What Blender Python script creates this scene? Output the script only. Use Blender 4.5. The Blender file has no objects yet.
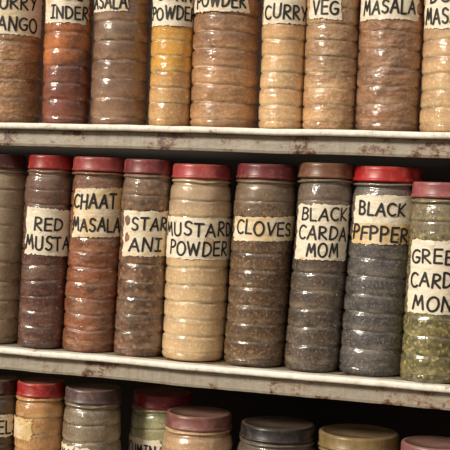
import bpy, math, random
from mathutils import Vector, Matrix, noise

Z0 = 1.4            # height of the eye-line origin above the floor
MID, TOP = Z0-0.1972, Z0+0.1360
BOT = MID-0.335
sc = bpy.context.scene
try:
    sc.view_settings.view_transform = 'Standard'
except Exception: pass

# ------------------------------------------------------------ helpers
def lin(c):
    o=[]
    for v in c:
        v/=255.
        o.append(v/12.92 if v<=0.04045 else ((v+0.055)/1.055)**2.4)
    return (*o,1.0)
def mesh_obj(name, verts, faces, mat, smooth=True, parent=None):
    me=bpy.data.meshes.new(name); me.from_pydata(verts,[],faces); me.update()
    if smooth:
        for p in me.polygons: p.use_smooth=True
    ob=bpy.data.objects.new(name,me); sc.collection.objects.link(ob)
    if mat: me.materials.append(mat)
    if parent: ob.parent=parent
    return ob
class NT:
    def __init__(s,name):
        s.m=bpy.data.materials.new(name); s.m.use_nodes=True
        s.t=s.m.node_tree; s.b=s.t.nodes['Principled BSDF']
        s.tc=s.t.nodes.new('ShaderNodeTexCoord')
    def n(s,typ,**kw):
        nd=s.t.nodes.new(typ)
        for k,v in kw.items():
            if k in nd.inputs.keys(): nd.inputs[k].default_value=v
            else: setattr(nd,k,v)
        return nd
    def l(s,a,b): s.t.links.new(a,b)
    def coord(s,off=0.0,scale=(1,1,1)):
        mp=s.n('ShaderNodeMapping'); mp.inputs['Location'].default_value=(off,off*1.7,off*.6)
        mp.inputs['Scale'].default_value=scale
        s.l(s.tc.outputs['Object'],mp.inputs['Vector']); return mp.outputs[0]
    def noise(s,co,scale,detail=4,rough=.6):
        nd=s.n('ShaderNodeTexNoise'); nd.inputs['Scale'].default_value=scale
        nd.inputs['Detail'].default_value=detail; nd.inputs['Roughness'].default_value=rough
        s.l(co,nd.inputs['Vector']); return nd.outputs['Fac']
    def ramp(s,fac,a,b,c0=0.,c1=1.):
        nd=s.n('ShaderNodeMapRange'); nd.inputs[1].default_value=a; nd.inputs[2].default_value=b
        nd.inputs[3].default_value=c0; nd.inputs[4].default_value=c1
        s.l(fac,nd.inputs[0]); return nd.outputs[0]
    def mix(s,fac,a,b,mode='MIX'):
        nd=s.n('ShaderNodeMix',data_type='RGBA',blend_type=mode)
        for v,i in ((fac,0),(a,6),(b,7)):
            if hasattr(v,'is_linked'): s.l(v,nd.inputs[i])
            else: nd.inputs[i].default_value=v
        return nd.outputs[2]
    def math(s,op,a,b):
        nd=s.n('ShaderNodeMath',operation=op)
        for v,i in ((a,0),(b,1)):
            if hasattr(v,'is_linked'): s.l(v,nd.inputs[i])
            else: nd.inputs[i].default_value=v
        return nd.outputs[0]
    def bump(s,h,strength,dist,prev=None):
        nd=s.n('ShaderNodeBump'); nd.inputs['Strength'].default_value=strength
        nd.inputs['Distance'].default_value=dist; s.l(h,nd.inputs['Height'])
        if prev: s.l(prev,nd.inputs['Normal'])
        return nd.outputs[0]

def shade(c,k): return tuple(max(0,min(255,v*k)) for v in c)

def jar_mat(i,c_low,c_up=None,split=0.14,grain=0.0,gcol=None,gscale=260,crumple=0.0,clump=.5,dust=.25):
    return dict(i=i,c_low=c_low,c_up=c_up,split=split,grain=grain,gcol=gcol,gscale=gscale,crumple=crumple,clump=clump,dust=dust)
def make_jar_mat(zs,per,fill,i,c_low,c_up,split,grain,gcol,gscale,crumple,clump,dust):
    s=NT('spice_contents_%d'%i); co=s.coord(i*3.17)
    c_up=c_up or c_low
    big=s.noise(co,24,6,.7); fine=s.noise(co,260,3,.7)
    sep=s.n('ShaderNodeSeparateXYZ'); s.l(s.tc.outputs['Object'],sep.inputs[0])
    zz=s.math('ADD',sep.outputs[2],s.ramp(big,0,1,-.035,.035))
    f=s.ramp(zz,split-.012,split+.012)
    base=s.mix(f,lin(c_low),lin(c_up))
    dark=s.mix(f,lin(shade(c_low,1-.5*clump)),lin(shade(c_up,1-.5*clump)))
    col=s.mix(s.ramp(big,.60,.38),base,dark)
    lite=s.mix(f,lin(shade(c_low,1.25)),lin(shade(c_up,1.25)))
    col=s.mix(s.ramp(fine,.5,.8),col,lite)
    if grain:
        vo=s.n('ShaderNodeTexVoronoi'); vo.inputs['Scale'].default_value=gscale; s.l(co,vo.inputs['Vector'])
        sp=s.n('ShaderNodeSeparateColor'); s.l(vo.outputs['Color'],sp.inputs[0])
        col=s.mix(s.ramp(sp.outputs[0],1-grain*.7,1,0,.9),col,lin(gcol or shade(c_low,1.5)))
        col=s.mix(s.ramp(sp.outputs[1],.5,1,0,.75),col,lin(shade(c_low,.42)))
        col=s.mix(s.ramp(vo.outputs['Distance'],.45,.8,0,.5),col,lin(shade(c_low,.35)))
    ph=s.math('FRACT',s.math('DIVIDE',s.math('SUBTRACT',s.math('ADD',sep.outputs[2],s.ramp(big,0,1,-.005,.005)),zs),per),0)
    ledge=s.ramp(ph,.42,.10)
    brk=s.ramp(s.noise(s.coord(i*1.9,(1,1,1.6)),45,6,.75),.42,.62)
    film=s.math('MULTIPLY',ledge,brk)
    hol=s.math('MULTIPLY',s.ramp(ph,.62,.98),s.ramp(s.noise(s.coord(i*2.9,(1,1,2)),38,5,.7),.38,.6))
    mean=tuple((a*1.0+b*0.9)*.5 for a,b in zip(shade(c_low,1.45),(215,198,172)))
    col=s.mix(s.math('MULTIPLY',film,.30+dust*1.1),col,lin(mean))
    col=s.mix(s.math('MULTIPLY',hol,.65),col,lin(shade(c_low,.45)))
    zf=s.math('ADD',sep.outputs[2],s.ramp(s.noise(co,16,3,.6),0,1,-.02,.02))
    em=s.math('MULTIPLY',s.ramp(zf,fill-.003,fill+.003),s.ramp(s.noise(co,30,6,.75),.35,.7,.15,.8))
    col=s.mix(em,col,lin(tuple(.5*a+.5*b for a,b in zip(c_up,(122,104,86)))))
    st=s.noise(s.coord(i*1.3,(1,1,5)),14,5,.7)
    col=s.mix(s.ramp(st,.48,.8,0,dust*.8),col,lin((208,188,160)))
    s.l(col,s.b.inputs['Base Color'])
    s.b.inputs['Roughness'].default_value=.5
    s.b.inputs['Coat Weight'].default_value=1.0
    s.b.inputs['Coat IOR'].default_value=1.6
    s.b.inputs['Coat Roughness'].default_value=.09
    nb=s.bump(s.noise(co,60,4,.6),.3,.002)
    if crumple:
        nb=s.bump(s.ramp(s.noise(s.coord(i,(1,1,1.6)),34,3,.5),.35,.65),crumple,.006,nb)
    s.l(nb,s.b.inputs['Normal'])
    s.l(s.bump(s.noise(s.coord(i+9.,(1,1,1.5)),36,4,.6),.65,.006),s.b.inputs['Coat Normal'])
    return s.m

def lid_mat(i,c,dust=.35):
    s=NT('lid_plastic_%d'%i); co=s.coord(i*2.3)
    a=s.noise(co,35,5,.7)
    col=s.mix(s.ramp(a,.35,.7),lin(shade(c,.76)),lin(c))
    col=s.mix(s.ramp(s.noise(co,70,6,.78),.5,.75,0,dust*1.2),col,lin((176,146,124)))
    geo=s.n('ShaderNodeNewGeometry'); sp=s.n('ShaderNodeSeparateXYZ'); s.l(geo.outputs['Normal'],sp.inputs[0])
    col=s.mix(s.ramp(sp.outputs[2],.5,1,0,dust*1.0),col,lin((176,150,128)))  # settled dust
    s.l(col,s.b.inputs['Base Color']); s.b.inputs['Roughness'].default_value=.38
    s.l(s.bump(a,.2,.001),s.b.inputs['Normal'])
    return s.m

def label_mat(i,age):
    s=NT('label_paper_%d'%i); co=s.coord(i*5.1)
    n1=s.noise(co,28,5,.65)
    col=s.mix(s.ramp(n1,.60-age*.35,.78-age*.25),lin((230,218,196)),lin((210,178,122)))
    col=s.mix(s.ramp(s.noise(co,75,5,.75),.54,.8,0,.65),col,lin((126,92,58)))
    s.l(col,s.b.inputs['Base Color']); s.b.inputs['Roughness'].default_value=.5
    s.b.inputs['Coat Weight'].default_value=.2
    s.l(s.bump(s.noise(s.coord(i,(1,1,2.2)),55,3,.5),.7,.003),s.b.inputs['Normal'])
    return s.m

ink=NT('marker_ink'); ink.b.inputs['Base Color'].default_value=(.014,.012,.011,1); ink.b.inputs['Roughness'].default_value=.55

# ------------------------------------------------------------ stroke alphabet
def arc(cx,cy,rx,ry,a0,a1,n=12):
    return [(cx+rx*math.cos(math.radians(a0+(a1-a0)*k/n)),cy+ry*math.sin(math.radians(a0+(a1-a0)*k/n))) for k in range(n+1)]
G={
'A':(.78,[[(.02,0),(.42,1),(.76,0)],[(.17,.36),(.64,.36)]]),
'B':(.64,[[(.06,0),(.06,1)],[(.06,1)]+arc(.28,.77,.28,.23,90,-90)+[(.06,.54)],[(.06,.54)]+arc(.3,.27,.31,.27,90,-90)+[(.06,0)]]),
'C':(.68,[arc(.42,.5,.40,.5,50,310,18)]),
'D':(.72,[[(.06,0),(.06,1)],[(.06,1)]+arc(.16,.5,.54,.5,90,-90,16)+[(.06,0)]]),
'E':(.60,[[(.6,1),(.07,.98),(.06,0),(.6,.01)],[(.07,.52),(.54,.53)]]),
'F':(.58,[[(.58,1),(.07,.98),(.06,0)],[(.07,.52),(.5,.53)]]),
'G':(.76,[arc(.42,.5,.40,.5,55,300,18)+[(.7,.16),(.72,.44),(.42,.44)]]),
'H':(.70,[[(.06,0),(.06,1)],[(.66,0),(.66,1)],[(.06,.5),(.66,.5)]]),
'I':(.50,[[(.02,1),(.48,1)],[(.25,1),(.25,0)],[(.02,0),(.48,0)]]),
'K':(.64,[[(.06,0),(.06,1)],[(.58,1),(.08,.42),(.64,0)]]),
'L':(.54,[[(.06,1),(.06,0),(.54,.01)]]),
'M':(.90,[[(.04,0),(.2,1),(.44,.3),(.7,1),(.86,0)]]),
'N':(.74,[[(.05,0),(.06,1),(.66,0),(.68,1)]]),
'O':(.80,[arc(.4,.5,.38,.5,80,440,22)]),
'P':(.60,[[(.07,0),(.06,1)]+arc(.26,.74,.32,.26,90,-90)+[(.07,.48)]]),
'R':(.66,[[(.06,0),(.06,1)]+arc(.26,.76,.30,.24,90,-90)+[(.1,.5),(.64,0)]]),
'S':(.62,[[(.56,.88)]+arc(.33,.77,.25,.23,70,200,8)+[(.14,.60),(.5,.44)]+arc(.31,.24,.27,.24,30,-150,10)]),
'T':(.68,[[(.0,1),(.68,1)],[(.34,1),(.34,0)]]),
'U':(.70,[[(.05,1),(.05,.35)]+arc(.35,.33,.30,.33,180,360,12)+[(.65,1)]]),
'V':(.68,[[(.02,1),(.33,0),(.66,1)]]),
'W':(.98,[[(.02,1),(.24,0),(.48,.85),(.72,0),(.96,1)]]),
'Y':(.66,[[(.02,1),(.34,.5)],[(.64,1),(.24,-.02)]]),
'Z':(.64,[[(.03,1),(.6,1),(.03,0),(.64,0)]]),
}
def text_strokes(txt,rnd):
    x=0; out=[]
    for ch in txt:
        if ch==' ': x+=.45; continue
        w,st=G[ch]; dy=rnd.uniform(-.06,.06); sh=rnd.uniform(-.06,.08); sy=rnd.uniform(.92,1.07)
        for s in st: out.append([(x+px+sh*py,py*sy+dy) for px,py in s])
        x+=w+.20
    return out,x-.20
def build_text(name,lines,R,phi,parent,seed):
    rnd=random.Random(seed); V=[];Fc=[]
    def P(a,z,rr): V.append((rr*math.cos(phi+a),rr*math.sin(phi+a),z)); return len(V)-1
    rr=R+.0013
    for txt,a0,a1,zb,h in lines:
        st,w=text_strokes(txt,rnd); a0=math.radians(a0);a1=math.radians(a1)
        sx=(a1-a0)*R/w; th=h*.080
        tilt=rnd.uniform(-.03,.03)
        for s in st:
            pts=[(p[0]*sx,p[1]*h+tilt*p[0]*sx) for p in s]
            d=[pts[0]]
            for q in pts[1:]:
                p=d[-1]; L=math.hypot(q[0]-p[0],q[1]-p[1]); n=max(1,int(L/.003))
                for k in range(1,n+1): d.append((p[0]+(q[0]-p[0])*k/n,p[1]+(q[1]-p[1])*k/n))
            for k in range(len(d)-1):
                p,q=d[k],d[k+1]; L=math.hypot(q[0]-p[0],q[1]-p[1])
                if L<1e-7: continue
                nx,ny=-(q[1]-p[1])/L*th,(q[0]-p[0])/L*th
                ids=[P(a0+(u)/R,zb+v,rr) for u,v in ((p[0]+nx,p[1]+ny),(p[0]-nx,p[1]-ny),(q[0]-nx,q[1]-ny),(q[0]+nx,q[1]+ny))]
                Fc.append(ids)
            for p in d[::1]:
                rr2=rr+.00005
                Fc.append([P(a0+(p[0]+th*math.cos(t*math.pi/4))/R,zb+p[1]+th*math.sin(t*math.pi/4),rr2) for t in range(8)])
    return mesh_obj(name,V,Fc,ink.m,False,parent)

def build_label(name,R,phi,a0,a1,z0,z1,mat,parent,seed):
    nu,nv=48,18; V=[];Fc=[]; a0=math.radians(a0);a1=math.radians(a1)
    def jag(t,k): return .0018*noise.noise(Vector((t*6,k*9.1,seed)))+.0022*noise.noise(Vector((t*23,k*5.1,seed)))
    tl=.0065*noise.noise(Vector((seed*3.3,1.3,2.1)))
    for j in range(nv+1):
        v=j/nv
        for i in range(nu+1):
            u=i/nu
            zlo=z0+jag(u,1)+tl*(u-.5); zhi=z1+jag(u,2)+tl*(u-.5)
            al=a0+jag(v,3)/R*1.8; ah=a1+jag(v,4)/R*1.8
            a=al+(ah-al)*u; z=zlo+(zhi-zlo)*v
            rr=R+.0006+.0003*noise.noise(Vector((u*4,v*4,seed)))
            V.append((rr*math.cos(phi+a),rr*math.sin(phi+a),z))
    for j in range(nv):
        for i in range(nu):
            k=j*(nu+1)+i; Fc.append((k,k+1,k+nu+2,k+nu+1))
    return mesh_obj(name,V,Fc,mat,True,parent)

def revolve(name,prof,mat,parent,seg=72,knurl=None,wob=0,seed=0):
    V=[];Fc=[]
    for k,(r,z) in enumerate(prof):
        for i in range(seg):
            t=2*math.pi*i/seg
            rr=r
            if knurl and knurl[0]<=z<=knurl[1]: rr=r*(1-.013*(i%2))
            zz=z
            if wob:
                rr+=wob*noise.noise(Vector((math.cos(t)*1.6,math.sin(t)*1.6,z*22+seed*7.7)))
                if z>.02: zz+=.0024*noise.noise(Vector((math.cos(t)*1.1,math.sin(t)*1.1,z*9+seed*3.7)))
            V.append((rr*math.cos(t),rr*math.sin(t),zz))
    n=len(prof)
    for k in range(n-1):
        for i in range(seg):
            j=(i+1)%seg; Fc.append((k*seg+i,k*seg+j,(k+1)*seg+j,(k+1)*seg+i))
    Fc.append(tuple(range(seg))[::-1]); Fc.append(tuple((n-1)*seg+i for i in range(seg)))
    return mesh_obj(name,V,Fc,mat,True,parent)

CAMXY=(0.5547,-1.6484)
idx=[0]
def spice_jar(x,y,base,r,H,lr,lidc,mat,labels=(),texts=(),age=.1,lidh=.0205,period=None,turn=0,dust=.35,warp=0.0,fill=None):
    """warp: sideways lean of a soft, heat-warped plastic jar (metres per metre of height)"""
    i=idx[0]; idx[0]+=1
    rn=random.Random(i*13+5)
    period=period or rn.choice((.0235,.0255,.0275)); gd=rn.uniform(.040,.055); gw=rn.uniform(.060,.090); bl=rn.uniform(.004,.016)
    e=bpy.data.objects.new('spice_jar',None); e.empty_display_size=.05
    e.location=(x,y,base); sc.collection.objects.link(e)
    Hb=H-lidh
    neck=min(lr*.93,r*.93)
    prof=[(r*.80,0.0015),(r*.86,0)]
    for k in range(1,6):
        a=math.pi/2*k/5; prof.append((r*.86+.14*r*math.sin(a)*.98,.009*(1-math.cos(a))))
    zs=.011; top=Hb-.030
    nr=max(1,round((top-zs)/period)); per=(top-zs)/nr
    gds=[gd*rn.uniform(.55,1.25) for _ in range(nr+1)]
    for b in range(nr):
        for k in range(16):
            p=(k+.5)/16; z=zs+(b+p)*per
            d=min(p,1-p)             # distance to groove
            g=math.exp(-(d/gw)**2)*(gds[b] if p<.5 else gds[b+1])
            bul=1-bl*(abs(p-.5)*2)**2
            prof.append((r*(bul-g),z))
    for k in range(0,9):            # shoulder
        t=k/8; prof.append((neck+(r*.985-neck)*math.cos(t*math.pi/2)**.8,top+.020*math.sin(t*math.pi/2)))
    prof+= [(neck,Hb-.006),(lr*.985,Hb-.0055),(lr*.99,Hb-.003),(neck,Hb-.0025),(neck,Hb+.004)]
    fill=fill if fill is not None else top-rn.uniform(-.01,.03)
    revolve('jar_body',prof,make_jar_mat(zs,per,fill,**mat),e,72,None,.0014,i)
    L=lidh; z=Hb
    lp=[(lr*.9,z),(lr*.985,z),(lr,z+.0008),(lr,z+.0032),(lr*.978,z+.0040),(lr*.975,z+.0048),(lr*.975,z+L*.80),(lr*.965,z+L*.92),(lr*.93,z+L),(lr*.86,z+L),(lr*.84,z+L-.0012),(lr*.4,z+L-.0012),(lr*.02,z+L-.0010)]
    revolve('jar_lid',lp,lid_mat(i,lidc,dust),e,140,(z+.0045,z+L*.85))
    phi=math.atan2(CAMXY[1]-y,CAMXY[0]-x)+math.radians(turn)
    for k,(a0,a1,z0,z1,*ag) in enumerate(labels):
        build_label('paper_label_%d'%k if k else 'paper_label',r+.0004*k+.0004,phi,a0,a1,z0,z1,label_mat(i*4+k,ag[0] if ag else age),e,i+k*.37)
    if texts: build_text('label_lettering',texts,r+.0004+.0006*max(0,len(labels)-1),phi,e,i)
    if warp:
        for ch in e.children:
            for v in ch.data.vertices: v.co.x+=warp*v.co.z*1.0
    return e

M=jar_mat
# ------------------------------------------------------------ middle row
spice_jar(-.3900,.056,MID,.0425,.286,.0395,(84,38,36),M(1,(154,130,102),(162,140,112),clump=.35),warp=.02)
spice_jar(-.3018,.049,MID,.0365,.287,.0340,(170,38,36),M(2,(94,50,38),(108,70,56),.20,.35,(138,88,68),420,dust=.2),
  [(-58,64,.139,.208,.15)],[("RED",-32,34,.177,.018),("MUSTA",-54,58,.148,.019)],warp=.022,fill=.222)
spice_jar(-.2241,.054,MID,.0408,.2865,.0425,(166,66,66),M(3,(144,84,52),(134,86,60),.20,clump=.75,crumple=.35,dust=.3),
  [(-60,56,.170,.241,.6)],[("CHAAT",-58,36,.211,.020),("MASALA",-58,50,.178,.019)],warp=.031)
spice_jar(-.1435,.050,MID,.0370,.2855,.0370,(130,54,58),M(4,(116,78,54),(124,92,70),.21,.5,(168,124,86),180,dust=.3),
  [(-57,57,.146,.211,.4)],[("STAR",-32,50,.184,.018),("ANI",-36,38,.153,.019)],warp=.022,fill=.225)
spice_jar(-.0611,.059,MID,.0458,.281,.0438,(186,72,72),M(5,(214,178,134),(190,160,126),.2,clump=.25,dust=.2),
  [(-82,84,.146,.205,.1)],[("MUSTARD",-74,70,.179,.0185),("POWDER",-58,58,.152,.0185)],warp=.012,fill=.222,period=.0255)
spice_jar(.0330,.056,MID,.0436,.284,.0434,(120,42,46),M(6,(100,72,46),(114,90,68),.215,.5,(156,118,80),360,dust=.18),
  [(-66,80,.177,.211,.6)],[("CLOVES",-54,58,.186,.018)],warp=.03,fill=.226)
spice_jar(.1186,.051,MID,.0387,.288,.0405,(124,80,56),M(7,(90,74,62),(112,94,78),.225,.45,(132,112,92),400,dust=.22),
  [(-62,60,.155,.231,.12)],[("BLACK",-48,50,.209,.0165),("CARDA",-52,54,.184,.0175),("MOM",-30,36,.159,.0175)],warp=.043)
spice_jar(.2005,.066,MID,.0470,.286,.0492,(190,34,32),M(8,(86,80,78),(106,98,92),.20,.45,(124,118,114),440,dust=.22),
  [(-57,82,.201,.247,.08),(-57,64,.181,.208,.9)],[("BLACK",-44,34,.221,.0175),("PFPPER",-54,44,.187,.0190)],warp=.042,fill=.232)
spice_jar(.2865,.044,MID,.0412,.267,.0425,(164,88,90),M(9,(116,106,60),(130,116,92),.115,.6,(182,170,104),250,dust=.25),
  [(-60,74,.0925,.190,.1)],[("GREEN",-54,50,.160,.018),("CARDA",-52,50,.128,.019),("MON",-44,30,.097,.019)],warp=.028,fill=.205)
spice_jar(.3850,.062,MID,.0440,.285,.0430,(150,40,40),M(10,(120,90,60),clump=.4),warp=.03)
# ------------------------------------------------------------ top row
spice_jar(-.3757,.062,TOP,.0487,.286,.046,(150,40,40),M(11,(164,118,78),(150,106,72),.13,clump=.5,crumple=.5),
  [(-55,60,.132,.200,.3)],[("CURRY",-42,44,.170,.019),("MANGO",-48,46,.139,.019)])
spice_jar(-.2736,.048,TOP,.0358,.286,.034,(150,40,40),M(12,(122,56,32),(184,104,44),.095,clump=.8,dust=.12),
  [(-72,50,.148,.215,.3)],[("CHILI",-50,30,.184,.018),("INDER",-46,46,.154,.018)])
spice_jar(-.1907,.055,TOP,.0420,.286,.040,(150,40,40),M(13,(134,98,72),(124,92,70),.12,clump=.45),
  [(-74,12,.164,.225,.3)],[("MASALA",-88,8,.170,.019)])
spice_jar(-.1051,.044,TOP,.0308,.286,.030,(150,40,40),M(14,(200,152,96),(216,156,60),.075,clump=.35,dust=.2),
  [(-74,74,.143,.215,.2)],[("CORN",-50,50,.180,.018),("POWDER",-68,66,.152,.0175)])
spice_jar(-.0295,.063,TOP,.0490,.286,.046,(150,40,40),M(15,(182,136,94),(152,108,74),.09,clump=.45,crumple=.25),
  [(-72,36,.163,.225,.3)],[("POWDER",-60,30,.169,.0185)])
spice_jar(.0622,.044,TOP,.0316,.286,.031,(150,40,40),M(16,(216,172,124),(210,164,114),.1,clump=.25,dust=.15),
  [(-66,80,.145,.215,.1)],[("MILD",-40,50,.182,.018),("CURRY",-56,62,.152,.0185)])
spice_jar(.1300,.050,TOP,.0372,.286,.037,(150,40,40),M(17,(198,154,110),(172,132,94),.07,clump=.4,crumple=.4),
  [(-58,18,.151,.215,.15)],[("VEG",-46,10,.158,.0185)])
spice_jar(.2110,.058,TOP,.0445,.286,.043,(150,40,40),M(18,(148,106,76),(158,114,82),.12,clump=.5,crumple=.5),
  [(-70,50,.150,.215,.2)],[("FISH",-40,30,.183,.018),("MASALA",-56,42,.157,.018)])
spice_jar(.2965,.053,TOP,.0400,.286,.039,(150,40,40),M(19,(204,164,118),(194,152,110),.1,clump=.3),
  [(-68,50,.137,.215,.2)],[("DOOR",-50,40,.173,.019),("MASALA",-62,42,.144,.019)])
spice_jar(.3830,.056,TOP,.0430,.286,.041,(150,40,40),M(20,(150,112,80)))
# ------------------------------------------------------------ bottom row
B=BOT
def ht(zt): return Z0+zt-B
spice_jar(-.3758,.050,B,.0340,ht(-.2519),.0340,(58,30,24),M(21,(52,36,30),grain=.3,gscale=400,dust=.1),
  [(-40,50,ht(-.2519)-.085,ht(-.2519)-.052,.2)],[("FENEL",-60,40,ht(-.2519)-.079,.018)])
spice_jar(-.3000,.050,B,.0375,ht(-.2503),.0365,(172,32,30),M(22,(198,142,82),(192,138,82),.18,clump=.5),
  [(-88,-18,ht(-.2503)-.084,ht(-.2503)-.052,1.)],fill=.28)
spice_jar(-.2170,.057,B,.0440,ht(-.2530),.0425,(92,70,72),M(23,(136,120,98),(130,114,92),.18,clump=.45),
  [(-80,-5,ht(-.253)-.125,ht(-.253)-.083,.3)],[("KALA",-70,-8,ht(-.253)-.106,.017)],fill=.28)
spice_jar(-.1375,.138,B,.0480,ht(-.2645),.0465,(150,38,42),M(24,(172,170,126),(162,158,116),.18,clump=.35),
  [(-80,0,ht(-.2645)-.11,ht(-.2645)-.066,.1)],[("CUMIN",-72,-8,ht(-.2645)-.092,.017)],fill=.28)
spice_jar(-.0520,.069,B,.0525,ht(-.2770),.0492,(134,84,78),M(25,(190,152,112),(180,142,106),.18,clump=.35),dust=.3,fill=.27)
spice_jar(.0655,.080,B,.0590,ht(-.2835),.0550,(38,34,33),M(26,(94,84,76),(86,76,68),.18,grain=.3,gscale=360),dust=.2)
spice_jar(.1800,.100,B,.0595,ht(-.2880),.0590,(136,114,70),M(27,(128,110,78),clump=.45),dust=.25)
spice_jar(.2960,.070,B,.0530,ht(-.2870),.0500,(146,94,92),M(28,(140,116,90),clump=.45))

# ------------------------------------------------------------ shelving
def paint(name,base,rust_amt,streak,sc1=14,sc2=70):
    s=NT(name); 
    n1=s.noise(s.coord(1.3),sc1,6,.7); n2=s.noise(s.coord(4.4,(1,1,1.4)),sc2,7,.78)
    st=s.noise(s.coord(2.2,(14,1,.6)),12,5,.7)
    col=s.mix(s.ramp(n2,.4,.75),lin(base),lin(shade(base,.84)))
    col=s.mix(s.ramp(n1,.48,.72,0,.35),col,lin((150,136,116)))
    col=s.mix(s.ramp(st,.5,.8,0,streak),col,lin((118,98,76)))
    r=s.math('ADD',s.math('MULTIPLY',n1,.5),s.math('MULTIPLY',n2,.5))
    col=s.mix(s.ramp(r,.58-rust_amt,.63-rust_amt,0,.85),col,lin((132,92,60)))
    col=s.mix(s.ramp(r,.61-rust_amt,.65-rust_amt,0,.92),col,lin((64,42,31)))
    s.l(col,s.b.inputs['Base Color']); s.b.inputs['Roughness'].default_value=.38
    s.l(s.bump(r,.6,.003),s.b.inputs['Normal'])
    return s.m
p_edge=paint('chipped_white_paint',(246,240,228),.008,.22,20,85)
p_lip=paint('rusty_lip_paint',(158,148,132),.07,.8,17,60)
p_board=paint('shelf_top_paint',(160,148,130),.04,.5)
rack=bpy.data.objects.new('metal_shelf_rack',None); sc.collection.objects.link(rack)
X0,X1=-1.05,.95
def extr(name,prof,mat):
    n=len(prof); N=220; V=[];Fc=[]
    for k in range(N+1):
        x=X0+(X1-X0)*k/N
        w=.0011*noise.noise(Vector((x*9,3.1,prof[0][1]*7)))+.0004*noise.noise(Vector((x*50,1.1,prof[0][1]*7)))
        for (y,z) in prof: V.append((x,y+w,z+w))
    for k in range(N):
        for i in range(n):
            j=(i+1)%n; Fc.append((k*n+i,(k+1)*n+i,(k+1)*n+j,k*n+j))
    Fc.append(tuple(range(n))); Fc.append(tuple(N*n+i for i in range(n))[::-1])
    ob=mesh_obj(name,V,Fc,mat,False,rack); return ob
def arcp(cy,cz,r,a0,a1,n=6): return arc(cy,cz,r,r,a0,a1,n)
for nm,z in (('top',TOP),('middle',MID),('bottom',BOT)):
    e=.0010
    extr('shelf_board_'+nm,[(.004,z-e),(.42,z-e),(.42,z-.004),(.004,z-.004)],p_board)
    h=.0090
    pr=[(.012,z-.0002)]+arcp(-.003,z-.0038,.0036,90,180)+arcp(-.003,z-h+.0036,.0036,180,270)+[(.012,z-h)]
    extr('shelf_front_bead_'+nm,pr,p_edge)
    pr=[(.0105,z-h),(.0080,z-h-.001),(.0060,z-.030),(.0070,z-.0335),(.030,z-.0335),(.030,z-.031),(.0115,z-.031),(.0115,z-h)]
    extr('shelf_front_lip_'+nm,pr,p_lip)
def box(name,x0,x1,y0,y1,z0,z1,mat,parent=None,bev=.002):
    V=[(x,y,z) for x in (x0,x1) for y in (y0,y1) for z in (z0,z1)]
    Fc=[(0,1,3,2),(4,6,7,5),(0,4,5,1),(2,3,7,6),(0,2,6,4),(1,5,7,3)]
    ob=mesh_obj(name,V,Fc,mat,False,parent)
    if bev:
        b=ob.modifiers.new('b','BEVEL'); b.width=bev; b.segments=2
    return ob
for k,(x,y) in enumerate(((X0-.04,.0),(X1,.0),(X0-.04,.38),(X1,.38))):
    box('upright_post_%d'%(k+1),x,x+.04,y,y+.04,0.0,1.95,p_lip,rack)
# ------------------------------------------------------------ room
s=NT('dark_plaster'); co=s.coord(); s.l(s.mix(s.noise(co,6,5,.6),lin((26,20,17)),lin((44,34,28))),s.b.inputs['Base Color']); s.b.inputs['Roughness'].default_value=.9
box('wall_back',-2.2,2.2,.46,.56,0,2.6,s.m,None,0)
s=NT('stone_floor'); co=s.coord(); s.l(s.mix(s.noise(co,5,5,.6),lin((100,86,70)),lin((128,112,92))),s.b.inputs['Base Color']); s.b.inputs['Roughness'].default_value=.8
box('floor',-2.2,2.2,-3.5,.56,-.1,0,s.m,None,0)

# ------------------------------------------------------------ light
w=bpy.data.worlds.new('sky'); sc.world=w; w.use_nodes=True
nt=w.node_tree; bg=nt.nodes['Background']; bg.inputs[1].default_value=.56
tc=nt.nodes.new('ShaderNodeTexCoord'); sp=nt.nodes.new('ShaderNodeSeparateXYZ'); cr_=nt.nodes.new('ShaderNodeValToRGB')
nt.links.new(tc.outputs['Generated'],sp.inputs[0]); nt.links.new(sp.outputs[2],cr_.inputs[0]); nt.links.new(cr_.outputs[0],bg.inputs[0])
cr_.color_ramp.elements[0].position=0.0; cr_.color_ramp.elements[0].color=(.32,.26,.20,1)
cr_.color_ramp.elements[1].position=.5; cr_.color_ramp.elements[1].color=(1.4,1.30,1.14,1)
sd=bpy.data.lights.new('sun','SUN'); sd.energy=3.7; sd.angle=math.radians(13); sd.color=(1,.925,.80)
so=bpy.data.objects.new('sun',sd); sc.collection.objects.link(so)
so.rotation_euler=Vector((.66,.88,-.60)).to_track_quat('-Z','Y').to_euler(); so.location=(-1,-2,3)

# ------------------------------------------------------------ camera
cy,cp,cr=math.radians(18.6),math.radians(1.7),math.radians(2.2)
f=Vector((-math.sin(cy)*math.cos(cp),math.cos(cy)*math.cos(cp),-math.sin(cp)))
r=f.cross(Vector((0,0,1))).normalized();u=r.cross(f)
r2=r*math.cos(cr)+u*math.sin(cr);u2=u*math.cos(cr)-r*math.sin(cr)
cd=bpy.data.cameras.new('camera'); cd.lens=100; cd.sensor_width=36; cd.clip_end=50
co_=bpy.data.objects.new('camera',cd); sc.collection.objects.link(co_)
m=Matrix((r2,u2,-f)).transposed().to_4x4(); m.translation=-f*1.74+Vector((0,0,Z0)); co_.matrix_world=m
sc.camera=co_
